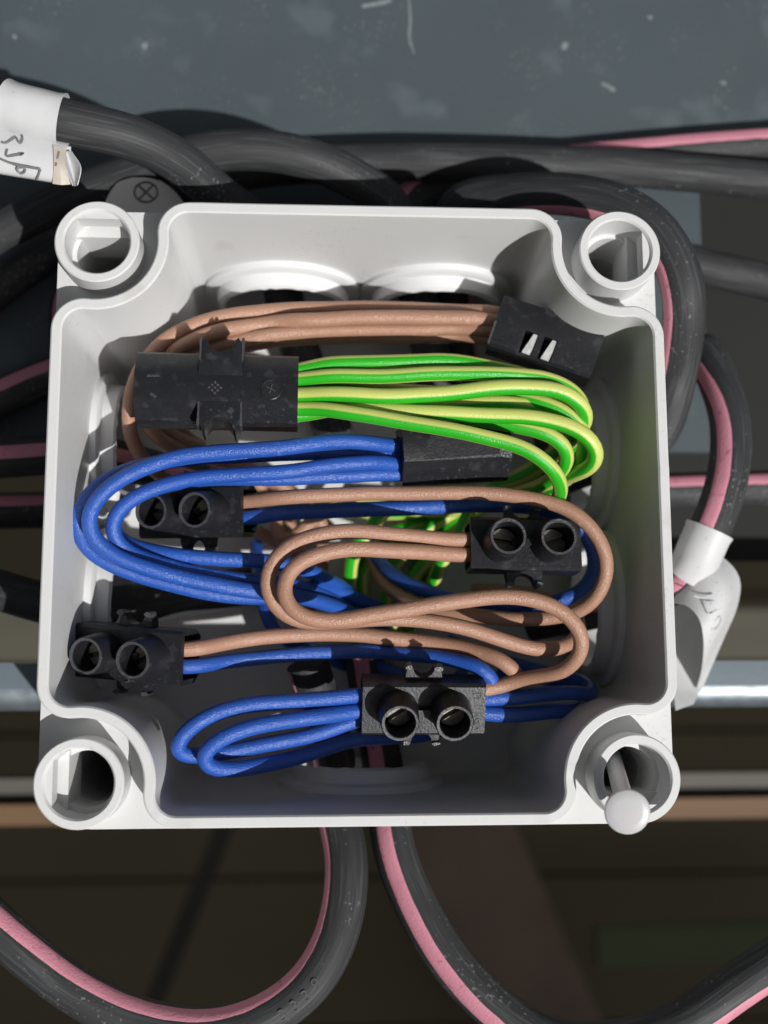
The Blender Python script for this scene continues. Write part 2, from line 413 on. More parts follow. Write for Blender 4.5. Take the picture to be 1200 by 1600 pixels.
for half, off, z in ((48.4, 1.9, 0), (48.4, 2.1, 42.4), (48.4, 2.0, 42.8), (48.4, 1.2, 42.9), (48.4, 1.2, 48.2), (48.4, 1.05, 49.8), (48.4, .8, 50), (48.4, -.45, 50), (48.4, -.72, 49.7), (48.4, -.85, 48.2), (47.3, -1.3, 2.6), (47.0, -1.7, 2.0)):
    o = outline(half, off)
    rings.append([bm.verts.new((x, y, z + (rim_wob(i) if z > 40 else 0))) for i, (x, y) in enumerate(o)])
n = len(rings[0])
for a, b in zip(rings[:-1], rings[1:]):
    for i in range(n): bm.faces.new((a[i], a[(i + 1) % n], b[(i + 1) % n], b[i]))
bm.faces.new(rings[0][::-1]); bm.faces.new(rings[-1])
shell = from_bm('shell', bm, 'box', box)
ZH = 16.0; RH = 11.0
ENT = [((-14.0, 0), 'T'), ((15.5, 0), 'T'), ((14.5, 0), 'L'), ((-14.5, 0), 'L'), ((14.5, 0), 'R'), ((-14.5, 0), 'R'), ((1.0, 0), 'B')]
def ent_geo(u, side):
    return {'T': (Vector((u, 46.55, ZH)), Vector((0, -1, 0))), 'B': (Vector((u, -46.55, ZH)), Vector((0, 1, 0))),
            'L': (Vector((-46.55, u, ZH)), Vector((1, 0, 0))), 'R': (Vector((46.55, u, ZH)), Vector((-1, 0, 0)))}[side]
cut = []
for (u, _), s in ENT:
    c, d = ent_geo(u, s); cut.append(cutter(c - d * 6, c + d * 4, RH - .05))
boolean(shell, cut)
for k, ((u, _), s) in enumerate(ENT):
    c, d = ent_geo(u, s); bm = bmesh.new()
    prof = [(RH, -2.2), (RH, 3.6), (RH + .8, 3.75), (12.4, 3.3), (12.7, 1.15), (14.2, 1.1), (14.8, .7), (14.8, -.4), (12.0, -.4), (12.0, -2.2)]
    jit = lambda i, a: (.28 * noise.noise(Vector((a * 9, k * 3.7, 0))) + .2 * noise.noise(Vector((a * 27, k, 5)))) if i in (1, 2) else 0
    lathe_bm(bm, prof, c, d, 72, jit)
    for v in bm.verts: v.co.z = max(v.co.z, .9)
    from_bm('cable_entry', bm, 'collar', box)
# corner ledges and screw posts
for q in range(4):
    c, s = [(1, 0), (0, 1), (-1, 0), (0, -1)][q]
    rot = Matrix.Rotation(q * math.pi / 2, 4, 'Z')
    poly = []
    r = 4.0; Rb = 10.9; half = 48.4; H = 50.4
    for i in range(13):                 # outer rounded corner (top left)
        a = R(90) + R(90) * i / 12
        poly.append((-H + 8.5 + 8.5 * math.cos(a), H - 8.5 + 8.5 * math.sin(a)))
    poly.append((-H, 28.6)); poly.append((-48.6, 28.6))
    arc = []
    yc = half - r; xc = -RC + math.sqrt((Rb + r) ** 2 - (yc - RC) ** 2); a_t = math.atan2(yc - RC, xc + RC); b_t = R(-90) - a_t
    one = []
    for i in range(9):
        a = R(90) + (R(90) + a_t) * i / 8; one.append((xc + r * math.cos(a), yc + r * math.sin(a)))
    for i in range(1, 16):
        a = a_t + (b_t - a_t) * i / 16; one.append((-RC + Rb * math.cos(a), RC + Rb * math.sin(a)))
    for i in range(9):
        a = b_t + R(180) + (-b_t) * i / 8; one.append((-yc + r * math.cos(a), -xc + r * math.sin(a)))
    poly += one[::-1]
    poly += [(-28.6, 48.6), (-28.6, H)]
    bm = bmesh.new(); prism_bm(bm, poly, .05, 43.0)
    bmesh.ops.transform(bm, matrix=rot, verts=bm.verts)
    led = from_bm('corner_ledge', bm, 'box', box)
    ctr = rot @ Vector((-RC, RC, 0))
    boolean(led, [cutter(ctr + Vector((0, 0, 3)), ctr + Vector((0, 0, 60)), 4.5)])
    bm = bmesh.new()
    lathe_bm(bm, [(4.4, 34), (5.2, 36), (5.25, 48.9), (5.55, 49.3), (6.6, 49.3), (6.82, 49.05), (6.83, 42.6), (6.8, 34)], ctr, (0, 0, 1), 56)
    post = from_bm('screw_post', bm, 'box', box)
    # half-moon catch inside the post and the step under it
    ang = {0: R(90), 1: R(180), 2: R(270), 3: R(0)}[q]
    for dist, zt, zb_ in ((4.0, 48.7, 45.5), (2.6, 44.2, 35)):
        hw = math.acos(dist / 5.3); pl = [(5.3 * math.cos(ang + hw * (2 * i / 14 - 1)), 5.3 * math.sin(ang + hw * (2 * i / 14 - 1))) for i in range(15)]
        bm = bmesh.new(); prism_bm(bm, [(x + ctr.x, y + ctr.y) for x, y in pl], zb_, zt); bevel_bm(bm, .15, 2, 50)
        from_bm('catch', bm, 'box', post)

# nylon lid screw leaning out of the lower right post
scr = empty('lid_screw', U(956, 1182, 30))
tip = U(957, 1182, 33); hd = U(980, 1268, 56.2); ax = (hd - tip).normalized(); o0 = U(956, 1182, 30)
bm = bmesh.new(); cyl_bm(bm, tip, hd, 1.45, 24); bmesh.ops.translate(bm, vec=-o0, verts=bm.verts)
from_bm('shaft', bm, 'nylon', scr)
hax = (ax * .45 + Vector((-.05, -.12, 1)).normalized() * .55).normalized()
bm = bmesh.new(); lathe_bm(bm, [(.01, .62), (2.0, .6), (3.0, .55), (3.3, .4), (3.4, .05), (3.3, -.45), (2.9, -.6), (.01, -.6)], hd, hax, 48)
bmesh.ops.translate(bm, vec=-o0, verts=bm.verts)
from_bm('head', bm, 'nylon', scr)
tag(scr, 'translucent white nylon screw with round head leaning out of a corner post', 'screw')

# ------------------------------------------------------------------ terminal blocks
BLK = {}
OBST = {}                       # key -> (centre, half axis, radius), used when the wires are laid
def place(name, key, px, py, z, rz, ry, rx, label, half, rad):
    c = U(px, py, z); o = empty(name, c)
    o.rotation_euler = (Matrix.Rotation(R(rz), 3, 'Z') @ Matrix.Rotation(R(ry), 3, 'Y') @ Matrix.Rotation(R(rx), 3, 'X')).to_euler()
    tag(o, label, 'terminal block', 'black screw terminal blocks in the box')
    q = o.rotation_euler.to_matrix()
    OBST[key] = (c, q @ Vector((half, 0, 0)), rad); BLK[key] = (c, q)
    return o
def text_mesh(name, s, size, depth, mtx, m, parent):
    cu = bpy.data.curves.new(name, 'FONT'); cu.body = s; cu.size = size * S; cu.extrude = depth * S; cu.align_x = 'CENTER'; cu.align_y = 'CENTER'
    t = bpy.data.objects.new(name, cu); col.objects.link(t); bpy.context.view_layer.update()
    me = bpy.data.meshes.new_from_object(t.evaluated_get(bpy.context.evaluated_depsgraph_get()))
    bpy.data.objects.remove(t); bpy.data.curves.remove(cu)
    loc = mtx.to_translation() * S; rm = mtx.to_3x3().to_4x4()
    me.transform(Matrix.Translation(loc) @ rm)
    me.materials.clear()
    return link(name, me, m, parent, None)
def wing_bm(side, W=7.4, D=3.4, rn=1.95, z0=-1.2, z1=1.2, y0=4.2, seed=0, root=1.0):
    """lug with half a fixing hole, torn where the strip was cut"""
    rnd = random.Random(seed); poly = [(-W / 2, y0 - root)]
    poly += [(-W / 2 + .5, y0 + D * .7), (-W / 2 + .9, y0 + D + rnd.uniform(-.4, .3)), (-rn - .35, y0 + D + rnd.uniform(-.3, .5)), (-rn, y0 + D - .5)]
    for i in range(9):
        a = R(180) + R(180) * i / 8; poly.append((rn * math.cos(a), y0 + D - .2 + rn * math.sin(a)))
    poly += [(rn, y0 + D - .4), (rn + .4, y0 + D + rnd.uniform(-.3, .5)), (W / 2 - .9, y0 + D + rnd.uniform(-.4, .3)), (W / 2 - .4, y0 + D * .7), (W / 2, y0 - root)]
    bm = bmesh.new(); prism_bm(bm, [(x, y * side) for x, y in poly], z0, z1)
    return bm
def tower_block(key, px, py, z, rz, ry, rx, label, L=19.6, W=8.9, sp=8.5, seed=0, text=None, ends=(1, 1)):
    o = place('terminal_block', key, px, py, z, rz, ry, rx, label, L / 2 - 4, 4.6)
    bm = bmesh.new()
    prof = [(-W / 2, -3.4), (-W / 2 + 1.2, -5.2), (W / 2 - 1.2, -5.2), (W / 2, -3.4), (W / 2, 1.2), (W / 2 - .5, 1.7), (-W / 2 + .5, 1.7), (-W / 2, 1.2)]
    A = [bm.verts.new((-L / 2, y, zz)) for y, zz in prof]; B = [bm.verts.new((L / 2, y, zz)) for y, zz in prof]
    for i in range(len(prof)): bm.faces.new((A[i], A[(i + 1) % len(prof)], B[(i + 1) % len(prof)], B[i]))
    bm.faces.new(A[::-1]); bm.faces.new(B); bevel_bm(bm, .22, 2, 30)
    body = from_bm('body', bm, 'block', o)
    boolean(body, [slot_cutter(L, W / 2 - .8, -4.4, .7, -L * ends[0] + (1 - ends[0]) * 2, L * ends[1] - (1 - ends[1]) * 2)] + [cutter((x, 0, -1), (x, 0, 9), 2.5) for x in (-sp / 2, sp / 2)])
    for x in (-sp / 2, sp / 2):
        bm = bmesh.new()
        jit = lambda i, a: .10 * noise.noise(Vector((a * 4, x + seed, i))) if i in (1, 2) else 0
        lathe_bm(bm, [(2.5, .9), (2.45, 7.2), (2.95, 7.35), (3.1, 7.0), (3.5, 1.3), (3.5, .9)], (x, 0, 0), (0, 0, 1), 44, jit)
        tw = from_bm('screw_tower', bm, 'block', o)
        bm = bmesh.new()
        lathe_bm(bm, [(2.43, 7.1), (2.52, 7.37), (2.9, 7.4), (3.0, 7.2)], (x, 0, 0), (0, 0, 1), 44, lambda i, a: .10 * noise.noise(Vector((a * 4, x + seed, 1))) + .05 * noise.noise(Vector((a * 20, x + seed, 2))))
        from_bm('rim', bm, 'ridge', tw)
        a = R(random.Random(seed + x).uniform(-30, 40))
        bm = bmesh.new()       # slotted screw: two half moons on a core
        for sgn in (-1, 1):
            h0 = math.asin(.38 / 2.2)
            pl = [(2.2 * math.cos(q), 2.2 * math.sin(q)) for q in [h0 + (math.pi - 2 * h0) * i / 14 for i in range(15)]]
            pl = [(u * math.cos(a) - v * math.sin(a) * 1, u * math.sin(a) + v * math.cos(a)) for u, v in [(u * sgn, v * sgn) for u, v in pl]]
            prism_bm(bm, [(x + u, v) for u, v in pl], .6, 2.7)
        bevel_bm(bm, .12, 2, 50)
        cyl_bm(bm, (x, 0, -2), (x, 0, 1.6), 2.1, 24)
        from_bm('screw', bm, 'screw', tw)
    for k, sd in enumerate((-1, 1)):
        bm = wing_bm(sd, W=6.6, D=2.7, rn=1.8, y0=W / 2 - .4, seed=seed * 7 + k, z0=-3.0, z1=-.6); bevel_bm(bm, .15, 1, 40)
        wg = from_bm('lug', bm, 'block', o)
        rnd = random.Random(seed * 3 + k)
        for sx in (-1, 1):      # torn edges left where the lugs were snapped apart
            bm = bmesh.new(); x0 = sx * 2.5; y0 = sd * (W / 2 + 2.1)
            pl = [(x0 + rnd.uniform(.5, .9) * math.cos(q * 1.05), y0 + rnd.uniform(.25, .6) * math.sin(q * 1.05)) for q in range(6)]
            prism_bm(bm, pl, -2.2, -.6 + rnd.uniform(.1, .6)); from_bm('torn_edge', bm, 'burr', wg)
    bm = bmesh.new(); box_bm(bm, -sp / 2 + 1.5, sp / 2 - 1.5, -.55, .55, 1.2, 3.2); bevel_bm(bm, .2, 2); from_bm('bridge', bm, 'block', o)
    if text:
        for s, x, y, sz, ang in text:
            text_mesh('raised_letters', s, sz, .12, Matrix.Translation((x, y, 1.72)) @ Matrix.Rotation(R(ang), 4, 'Z'), 'ridge', o)
    return o
def prism_block(key, px, py, z, rz, ry, rx, label, L, prof, seed=0, half=None, rad=4.6):
    o = place('terminal_block', key, px, py, z, rz, ry, rx, label, half or L / 2 - 4, rad)
    bm = bmesh.new()
    A = [bm.verts.new((-L / 2, y, zz)) for y, zz in prof]; B = [bm.verts.new((L / 2, y, zz)) for y, zz in prof]
    for i in range(len(prof)): bm.faces.new((A[i], A[(i + 1) % len(prof)], B[(i + 1) % len(prof)], B[i]))
    bm.faces.new(A[::-1]); bm.faces.new(B); bevel_bm(bm, .18, 2, 14)
    return o, from_bm('body', bm, 'block', o)

# the one holding the earth wires, lying on its back
profA = [(-5.9, -5.4), (-5.9, -.6), (-3.3, 2.7), (.95, 2.9), (5.0, .9), (5.9, -.5), (5.9, -5.4)]
oA, bA = prism_block('A', 340, 604, 42.6, -.6, 1.5, -5, 'large black terminal block lying upside down, gripping the green and yellow wires', 26.6, profA, rad=5.6)
boolean(bA, [slot_cutter(30, 4.7, -4.2, .4)])
for k, sd in enumerate((-1, 1)):
    bm = wing_bm(sd, W=7.2, D=4.0 if sd < 0 else 3.0, rn=2.35, z0=-3.6, z1=2.86 if sd > 0 else 2.62, y0=4.6, seed=31 + k, root=3.7 if sd > 0 else 1.4)
    bmesh.ops.translate(bm, vec=(.6, 0, 0), verts=bm.verts); bevel_bm(bm, .2, 2, 40)
    wg = from_bm('lug', bm, 'block', oA)
    for sx in (-1, 1):
        bm = bmesh.new(); x0 = .6 + sx * 3.45; sg = sx
        prism_bm(bm, [(x0 - .08, sd * 3.6), (x0 + .14, sd * 3.4), (x0 + .22, sd * (5.5 + sx)), (x0 + .30, sd * 7.6), (x0 - .15, sd * 7.5), (x0 - .05, sd * 5.2)], -.5, 2.93 if sd > 0 else 2.68)
        from_bm('torn_edge', bm, 'ridge', wg)
bm = bmesh.new(); lathe_bm(bm, [(.01, 0), (1.72, 0), (1.72, .16), (1.62, .22), (1.5, .1), (.01, .1)], (8.9, -1.25, 2.75), (0, -.05, 1), 40)
dA = from_bm('moulded_disc', bm, 'block', oA)
text_mesh('moulded_mark', 'X', 1.8, .06, Matrix.Translation((8.9, -1.25, 2.93)) @ Matrix.Rotation(R(25), 4, 'Z'), 'ridge', dA)
bm = bmesh.new()
for i in range(3):
    for j in range(3):
        cx = -.2 + (i - j) * .46; cy = -1.2 + (i + j - 2) * .46
        prism_bm(bm, [(cx, cy - .28), (cx + .28, cy), (cx, cy + .28), (cx - .28, cy)], 2.7, 2.98)
from_bm('moulded_emblem', bm, 'ridge', oA)
bm = bmesh.new(); prism_bm(bm, [(-11.2, .3), (-9.2, .4), (-9.2, .75), (-11.2, .7)], 2.6, 2.96); prism_bm(bm, [(-10.7, -2.6), (-9.8, -3.2), (-9.5, -2.9), (-10.4, -2.3)], 2.4, 2.9)
from_bm('scratch', bm, 'ridge', oA)

# the one holding the upper blue wires, on its side under the earth wires
profB = [(-4.9, -4.2), (-4.9, -1.6), (-1.2, 2.6), (2.2, 3.0), (4.9, 2.2), (4.9, -4.2)]
oB, bB = prism_block('B', 711, 709, 37.6, 4.5, 5, 4, 'black terminal block lying on its side at the ends of the upper blue wires', 18.6, profB)
boolean(bB, [slot_cutter(20, 3.7, -4.0, -.9)])
bm = bmesh.new(); prism_bm(bm, [(-6.0, -1.0), (7.0, -.7), (7.6, 1.2), (-4.6, 3.0)], 1, 6); cB = from_bm('cutter', bm, None, smooth=None)
bmesh.ops
cB.location.z = 1.55 * S
boolean(bB, [cB])
bm = bmesh.new(); box_bm(bm, -2.2, -1.0, 3.0, 4.2, 2.0, 3.1); bevel_bm(bm, .2, 1); from_bm('torn_edge', bm, 'burr', oB)
bm = bmesh.new(); prism_bm(bm, [(7.3, -1.2), (9.2, -1.6), (9.25, 1.0), (7.9, .9), (7.1, .1)], 1.2, 2.75); bevel_bm(bm, .2, 1); from_bm('torn_edge', bm, 'burr', oB)

# the one holding the upper brown wires, on its side with two slots
profC = [(-4.7, -4.2), (-4.7, 2.2), (-4.2, 2.7), (1.6, 3.0), (4.7, 2.0), (4.7, -4.2)]
oC, bC = prism_block('C', 852, 531, 37.0, -19.5, -4, 3, 'tilted black terminal block with two shiny slots at the ends of the upper brown wires', 18.6, profC)
bm = bmesh.new()
for x in (-2.5, .9): prism_bm(bm, [(x - 1.25, -4.3), (x + 1.0, -4.3), (x + 1.2, -.3), (x - 1.2, -.3)], -.2, 6)
cC = from_bm('cutter', bm, None, smooth=None)
boolean(bC, [slot_cutter(20, 3.7, -3.6, .6), cC])
for x in (-2.5, .9):
    bm = bmesh.new(); prism_bm(bm, [(x - .75, -4.1), (x + .75, -4.2), (x + 1.1, -.4), (x + .25, -.4)], .2, 2.55); bevel_bm(bm, .2, 2)
    from_bm('clamp', bm, 'steel', oC)
bm = bmesh.new(); prism_bm(bm, [(-9.3, -3.6), (-6.2, -3.4), (-5.6, -1.1), (-9.0, -.7)], 2.0, 3.0); bevel_bm(bm, .25, 2); from_bm('torn_edge', bm, 'block', oC)
bm = bmesh.new(); prism_bm(bm, [(-9.32, -4.6), (-9.0, -4.6), (-8.95, -.4), (-9.32, -.4)], 1.5, 3.1); from_bm('torn_edge', bm, 'burr', oC)

tower_block('D', 303, 800, 32.0, -1.5, -22, 6, 'black terminal block between the blue loop and the long brown wire', sp=8.2, seed=1, ends=(0, 1))
tower_block('E', 819, 852, 39.5, -.5, 2, -5, 'black terminal block inside the big brown loop at right', L=18.6, sp=8.3, seed=2, ends=(1, 0))
oF = tower_block('F', 206, 1021, 36.5, -5, -19, 8, 'black terminal block against the left wall in the lower left of the box', sp=8.4, seed=3, ends=(0, 1), text=[('5', .4, -4.0, 1.9, 0)])
tower_block('G', 661, 1104, 38.0, -.5, 1, 19, 'black terminal block with raised letters at the ends of the lower blue loops', L=20.2, sp=8.7, seed=4,
            text=[('OSV', 8.7, -1.9, 1.7, 90), ('LI', 8.8, 2.5, 1.7, 90)])

# ------------------------------------------------------------------ wires and cables
RW = 1.28; RCB = 3.8
T = []                          # (key, kind, control points, blocks it enters, options)
def wire(kind, pts, own, label, **k): T.append(dict(kind=kind, pts=pts, own=own, label=label, r=RW, **k))
def cable(pts, label, stripe, r=RCB, **k): T.append(dict(kind='cable', pts=pts, own='', label=label, stripe=stripe, r=r, **k))
# upper brown bundle
wire('brown', [('b', 'C', -5, 2.2, -.6), ('b', 'C', -9.3, 2.2, -.6), (730, 486, 33), (650, 482, 32), (540, 481, 31.5), (420, 485, 32), (325, 499, 33), (258, 530, 34), (216, 580, 34), (201, 640, 33), (204, 685, 30), (235, 730, 26), (310, 780, 16), (400, 830, 9), (500, 880, 6)], 'C',
     'brown wire running highest along the upper wall, bending down at far left')
wire('brown', [('b', 'C', -5, .6, -.3), ('b', 'C', -9.3, .6, -.3), (730, 497, 35), (650, 496, 35), (530, 498, 34.5), (410, 506, 34), (315, 526, 34), (250, 562, 33), (222, 612, 32), (222, 655, 31), (262, 694, 27), (330, 716, 20), (430, 750, 11), (520, 830, 6)], 'C',
     'brown wire second from the top in the upper bundle, in full sun')
wire('brown', [('b', 'C', -5, -1.0, -.6), ('b', 'C', -9.3, -1.0, -.6), (730, 513, 34), (660, 514, 33.5), (540, 516, 33.5), (420, 523, 33.5), (325, 545, 33), (258, 585, 31.5), (232, 630, 30), (250, 668, 28), (310, 700, 23), (400, 735, 13), (480, 800, 6)], 'C',
     'brown wire third from the top in the upper bundle, above the black block')
wire('brown', [('b', 'C', -5, -2.0, -2.4), ('b', 'C', -9.3, -2.0, -2.4), (720, 523, 31), (640, 526, 31), (520, 526, 31), (400, 536, 31), (310, 566, 30.5), (262, 610, 29), (270, 660, 24), (330, 710, 17), (420, 770, 9), (470, 850, 5)], 'C',
     'lowest brown wire of the upper bundle, mostly in shadow')
# earth wires
def gr(pts, label, **k): wire('green', pts, 'A', label, **k)
gr([('b', 'A', 9, 3.4, -1.5), ('b', 'A', 13.3, 3.4, -1.5), (510, 569, 41.5), (585, 566, 42), (693, 564, 42), (775, 575, 41), (840, 593, 38), (885, 625, 33), (890, 670, 27), (850, 720, 19), (760, 765, 12), (650, 800, 7), (560, 800, 5), (500, 790, 5)],
   'green and yellow wire at the very top of its bundle', a0=40, a1=60)
gr([('b', 'A', 9, 1.75, -0.9), ('b', 'A', 13.3, 1.75, -0.9), (500, 588, 42.6), (585, 588, 43.5), (710, 584, 44), (814, 585, 44), (858, 592, 43), (895, 610, 41), (912, 636, 38), (908, 670, 33), (885, 712, 26), (830, 755, 18), (730, 790, 10), (640, 850, 6), (610, 900, 5), (600, 960, 4.2), (585, 1010, 4)],
   'green and yellow wire second from the top, arching under the tilted block', a0=18, a1=30)
gr([('b', 'A', 9, -0.9, -0.9), ('b', 'A', 13.3, -0.9, -0.9), (500, 615, 43.3), (585, 618, 44.5), (668, 617, 45), (752, 609, 45.5), (815, 605, 45.5), (877, 612, 45), (908, 627, 44), (920, 645, 42), (912, 668, 39), (880, 700, 31), (820, 745, 20), (740, 780, 11), (690, 840, 6), (672, 900, 5), (650, 970, 4.2), (620, 1020, 4)],
   'green and yellow wire in the middle of the bundle, closing in a tight bend', a0=-20, a1=10)
gr([('b', 'A', 9, 0.4, -3.2), ('b', 'A', 13.3, 0.4, -3.2), (510, 616, 40.5), (585, 630, 41), (668, 633, 41), (793, 630, 41), (850, 640, 40), (890, 662, 37), (898, 695, 32), (870, 735, 22), (790, 770, 12), (700, 790, 7), (620, 840, 5), (565, 900, 5), (575, 960, 4.2), (560, 1010, 4)],
   'pale yellow and green wire showing thinly between its brighter neighbours', a0=0, a1=10)
gr([('b', 'A', 9, 2.6, -3.4), ('b', 'A', 13.3, 2.6, -3.4), (560, 606, 39), (700, 615, 39), (790, 617, 40), (835, 625, 41), (880, 640, 41), (910, 664, 40.5), (919, 697, 39), (905, 728, 36), (880, 752, 30), (830, 775, 20), (740, 800, 10), (650, 880, 5), (635, 950, 4.2), (610, 1000, 4)],
   'green and yellow wire looping down beside the right wall, second outermost', a0=10, a1=30)
gr([('b', 'A', 9, -2.2, -3.3), ('b', 'A', 13.3, -2.2, -3.3), (510, 630, 41), (580, 640, 43), (660, 645, 44), (752, 648, 45), (835, 651, 45.5), (893, 666, 45.5), (928, 687, 45), (940, 706, 43.5), (930, 724, 41), (895, 742, 34), (830, 765, 22), (750, 790, 13), (660, 800, 8), (560, 780, 6)],
   'green and yellow wire with the widest bend, reaching furthest right', a0=-25, a1=-10)
gr([('b', 'A', 9, -3.2, -0.9), ('b', 'A', 13.3, -3.2, -0.9), (495, 637, 43), (530, 643, 44.5), (585, 651, 45.5), (668, 665, 46.5), (752, 682, 47), (814, 698, 47), (852, 719, 46.5), (873, 744, 44.5), (877, 772, 40), (850, 800, 30), (780, 830, 16), (700, 850, 8), (640, 910, 5), (620, 970, 4.2), (590, 1015, 4)],
   'green and yellow wire lowest in the bundle, crossing over the side-lying block', a0=8, a1=20)
gr([('b', 'A', 9, -3.6, -3.4), ('b', 'A', 13.3, -3.6, -3.4), (560, 636, 38), (700, 648, 39), (770, 658, 40.5), (820, 667, 41.5), (862, 679, 41.5), (887, 700, 40), (885, 726, 37), (862, 748, 31), (800, 775, 18), (720, 800, 9), (560, 860, 5), (545, 930, 5), (560, 980, 4.2)],
   'green and yellow wire with a small inner bend above the side-lying block', a0=10, a1=15)
# upper blue loop
wire('blue', [('b', 'B', -5, 1.9, -2.3), ('b', 'B', -9.3, 1.9, -2.3), (580, 692, 40), (520, 690, 42), (450, 699, 44.5), (350, 706, 45), (283, 712, 45), (217, 734, 45), (168, 762, 44.5), (138, 796, 43.5), (134, 826, 42.5), (157, 855, 41.5), (203, 880, 41), (283, 903, 40), (383, 922, 38), (450, 930, 34), (520, 948, 26), (580, 975, 16), (620, 1000, 8)], 'B',
     'topmost blue wire of the upper loop, swinging widest in full sun')
wire('blue', [('b', 'B', -5, -1.1, -2.3), ('b', 'B', -9.3, -1.1, -2.3), (580, 723, 39.5), (520, 727, 41), (450, 737, 43), (345, 743, 43), (255, 757, 42.5), (203, 781, 42), (174, 808, 41), (167, 832, 40), (184, 856, 39), (233, 876, 38), (310, 897, 37), (390, 908, 35), (460, 913, 31), (530, 945, 22), (580, 985, 10)], 'B',
     'inner blue wire of the upper loop just above the left block')
wire('blue', [('b', 'B', -5, 0.6, -3.0), ('b', 'B', -9.3, 0.6, -3.0), (580, 708, 36.5), (500, 708, 38), (380, 712, 40), (290, 716, 40.5), (215, 728, 40.5), (158, 754, 40), (126, 790, 39), (118, 822, 38), (130, 852, 37.5), (175, 884, 37), (260, 912, 36), (350, 930, 35), (420, 934, 33), (500, 915, 26), (560, 938, 18), (620, 962, 9)], 'B',
     'outermost blue wire of the upper loop, closest to the left wall')
wire('blue', [('b', 'B', -5, -2.8, -2.6), ('b', 'B', -9.3, -2.8, -2.6), (580, 741, 38), (520, 744, 38.5), (440, 748, 39.5), (340, 747, 39), (255, 759, 37.5), (199, 784, 36.5), (173, 812, 36), (174, 836, 36), (190, 850, 36.3), (226, 859, 36.6), (270, 866, 37), (335, 874, 37), (403, 875, 36), (450, 882, 33), (500, 898, 27), (550, 930, 18), (590, 960, 9)], 'B',
     'short inner blue wire of the upper loop ending under the tan brown loop')
# long pair from the left block
wire('brown', [('b', 'D', 5.800000000000001, 1.5, -1.0), ('b', 'D', 9.8, 1.5, -1.0), (450, 776, 38.5), (560, 772, 38), (690, 769, 38), (800, 773, 39), (868, 786, 40), (918, 815, 41), (946, 858, 41), (949, 900, 39.5), (928, 942, 37), (885, 962, 34), (800, 967, 32), (720, 958, 29), (650, 945, 24), (600, 910, 14), (580, 870, 6)], 'D',
     'long brown wire making the big loop along the right wall')
wire('blue', [('b', 'D', 5.800000000000001, -1.3, -1.2), ('b', 'D', 9.8, -1.3, -1.2), (450, 801, 35.5), (560, 796, 34.5), (670, 793, 34), (760, 789, 33.5), (840, 793, 33), (890, 808, 32.5), (922, 838, 32), (933, 875, 31.5), (922, 914, 30.5), (880, 938, 28.5), (800, 945, 27), (700, 934, 24), (625, 906, 18), (587, 868, 11), (572, 835, 5)], 'D',
     'dark blue wire tucked under the long brown loop at right')
# brown pair from the right block
wire('brown', [('b', 'E', -5.300000000000001, 0.9, -1.0), ('b', 'E', -9.3, 0.9, -1.0), (680, 843, 41), (600, 834, 43.5), (540, 830, 44), (480, 838, 44.5), (436, 862, 44.5), (413, 897, 44), (413, 926, 43.5), (430, 951, 43), (470, 972, 42), (560, 968, 41), (640, 966, 40.5), (720, 979, 40), (800, 1005, 39), (855, 1016, 38), (890, 1008, 36), (906, 985, 32), (895, 955, 26), (840, 930, 18), (740, 920, 9)], 'E',
     'outer tan brown wire of the loop in the middle of the box')
wire('brown', [('b', 'E', -5.300000000000001, -1.5, -1.0), ('b', 'E', -9.3, -1.5, -1.0), (690, 866, 40.6), (640, 862, 43.5), (560, 857, 45), (512, 861, 46), (462, 881, 46.5), (437, 912, 46.8), (442, 944, 47), (472, 966, 47), (520, 970, 47), (600, 958, 47), (690, 943, 47), (760, 934, 47), (822, 933, 47), (872, 948, 46.8), (905, 978, 46.3), (914, 1012, 45), (898, 1040, 43), (862, 1055, 40), (818, 1058, 37), (785, 1074, 35.5), ('b', 'G', 10.1, 2.0, -2.0), ('b', 'G', 6.1, 2.0, -2.0)], 'EG',
     'inner tan brown wire winding in an S from right block to lower right')
# pair from the lower left block
wire('brown', [('b', 'F', 5.800000000000001, 1.2, -1.0), ('b', 'F', 9.8, 1.2, -1.0), (360, 1002, 34.5), (480, 990, 31.5), (560, 992, 31), (650, 1001, 31.5), (740, 1016, 34.5), (788, 1032, 37.5), (810, 1052, 37), (806, 1072, 32), (770, 1090, 28), (700, 1085, 16), (620, 1050, 9), (560, 1010, 6)], 'F',
     'brown wire leaving the lower left block above its blue partner')
wire('blue', [('b', 'F', 5.800000000000001, -1.6, -1.2), ('b', 'F', 9.8, -1.6, -1.2), (360, 1032, 33), (460, 1023, 30.5), (540, 1018, 30), (640, 1021, 31.5), (710, 1031, 34.5), (756, 1044, 37.5), (774, 1064, 37), (770, 1088, 33), (735, 1104, 34), (700, 1095, 24), (640, 1060, 14), (560, 1030, 7)], 'FG',
     'blue wire leaving the lower left block and curling round the lettered block')
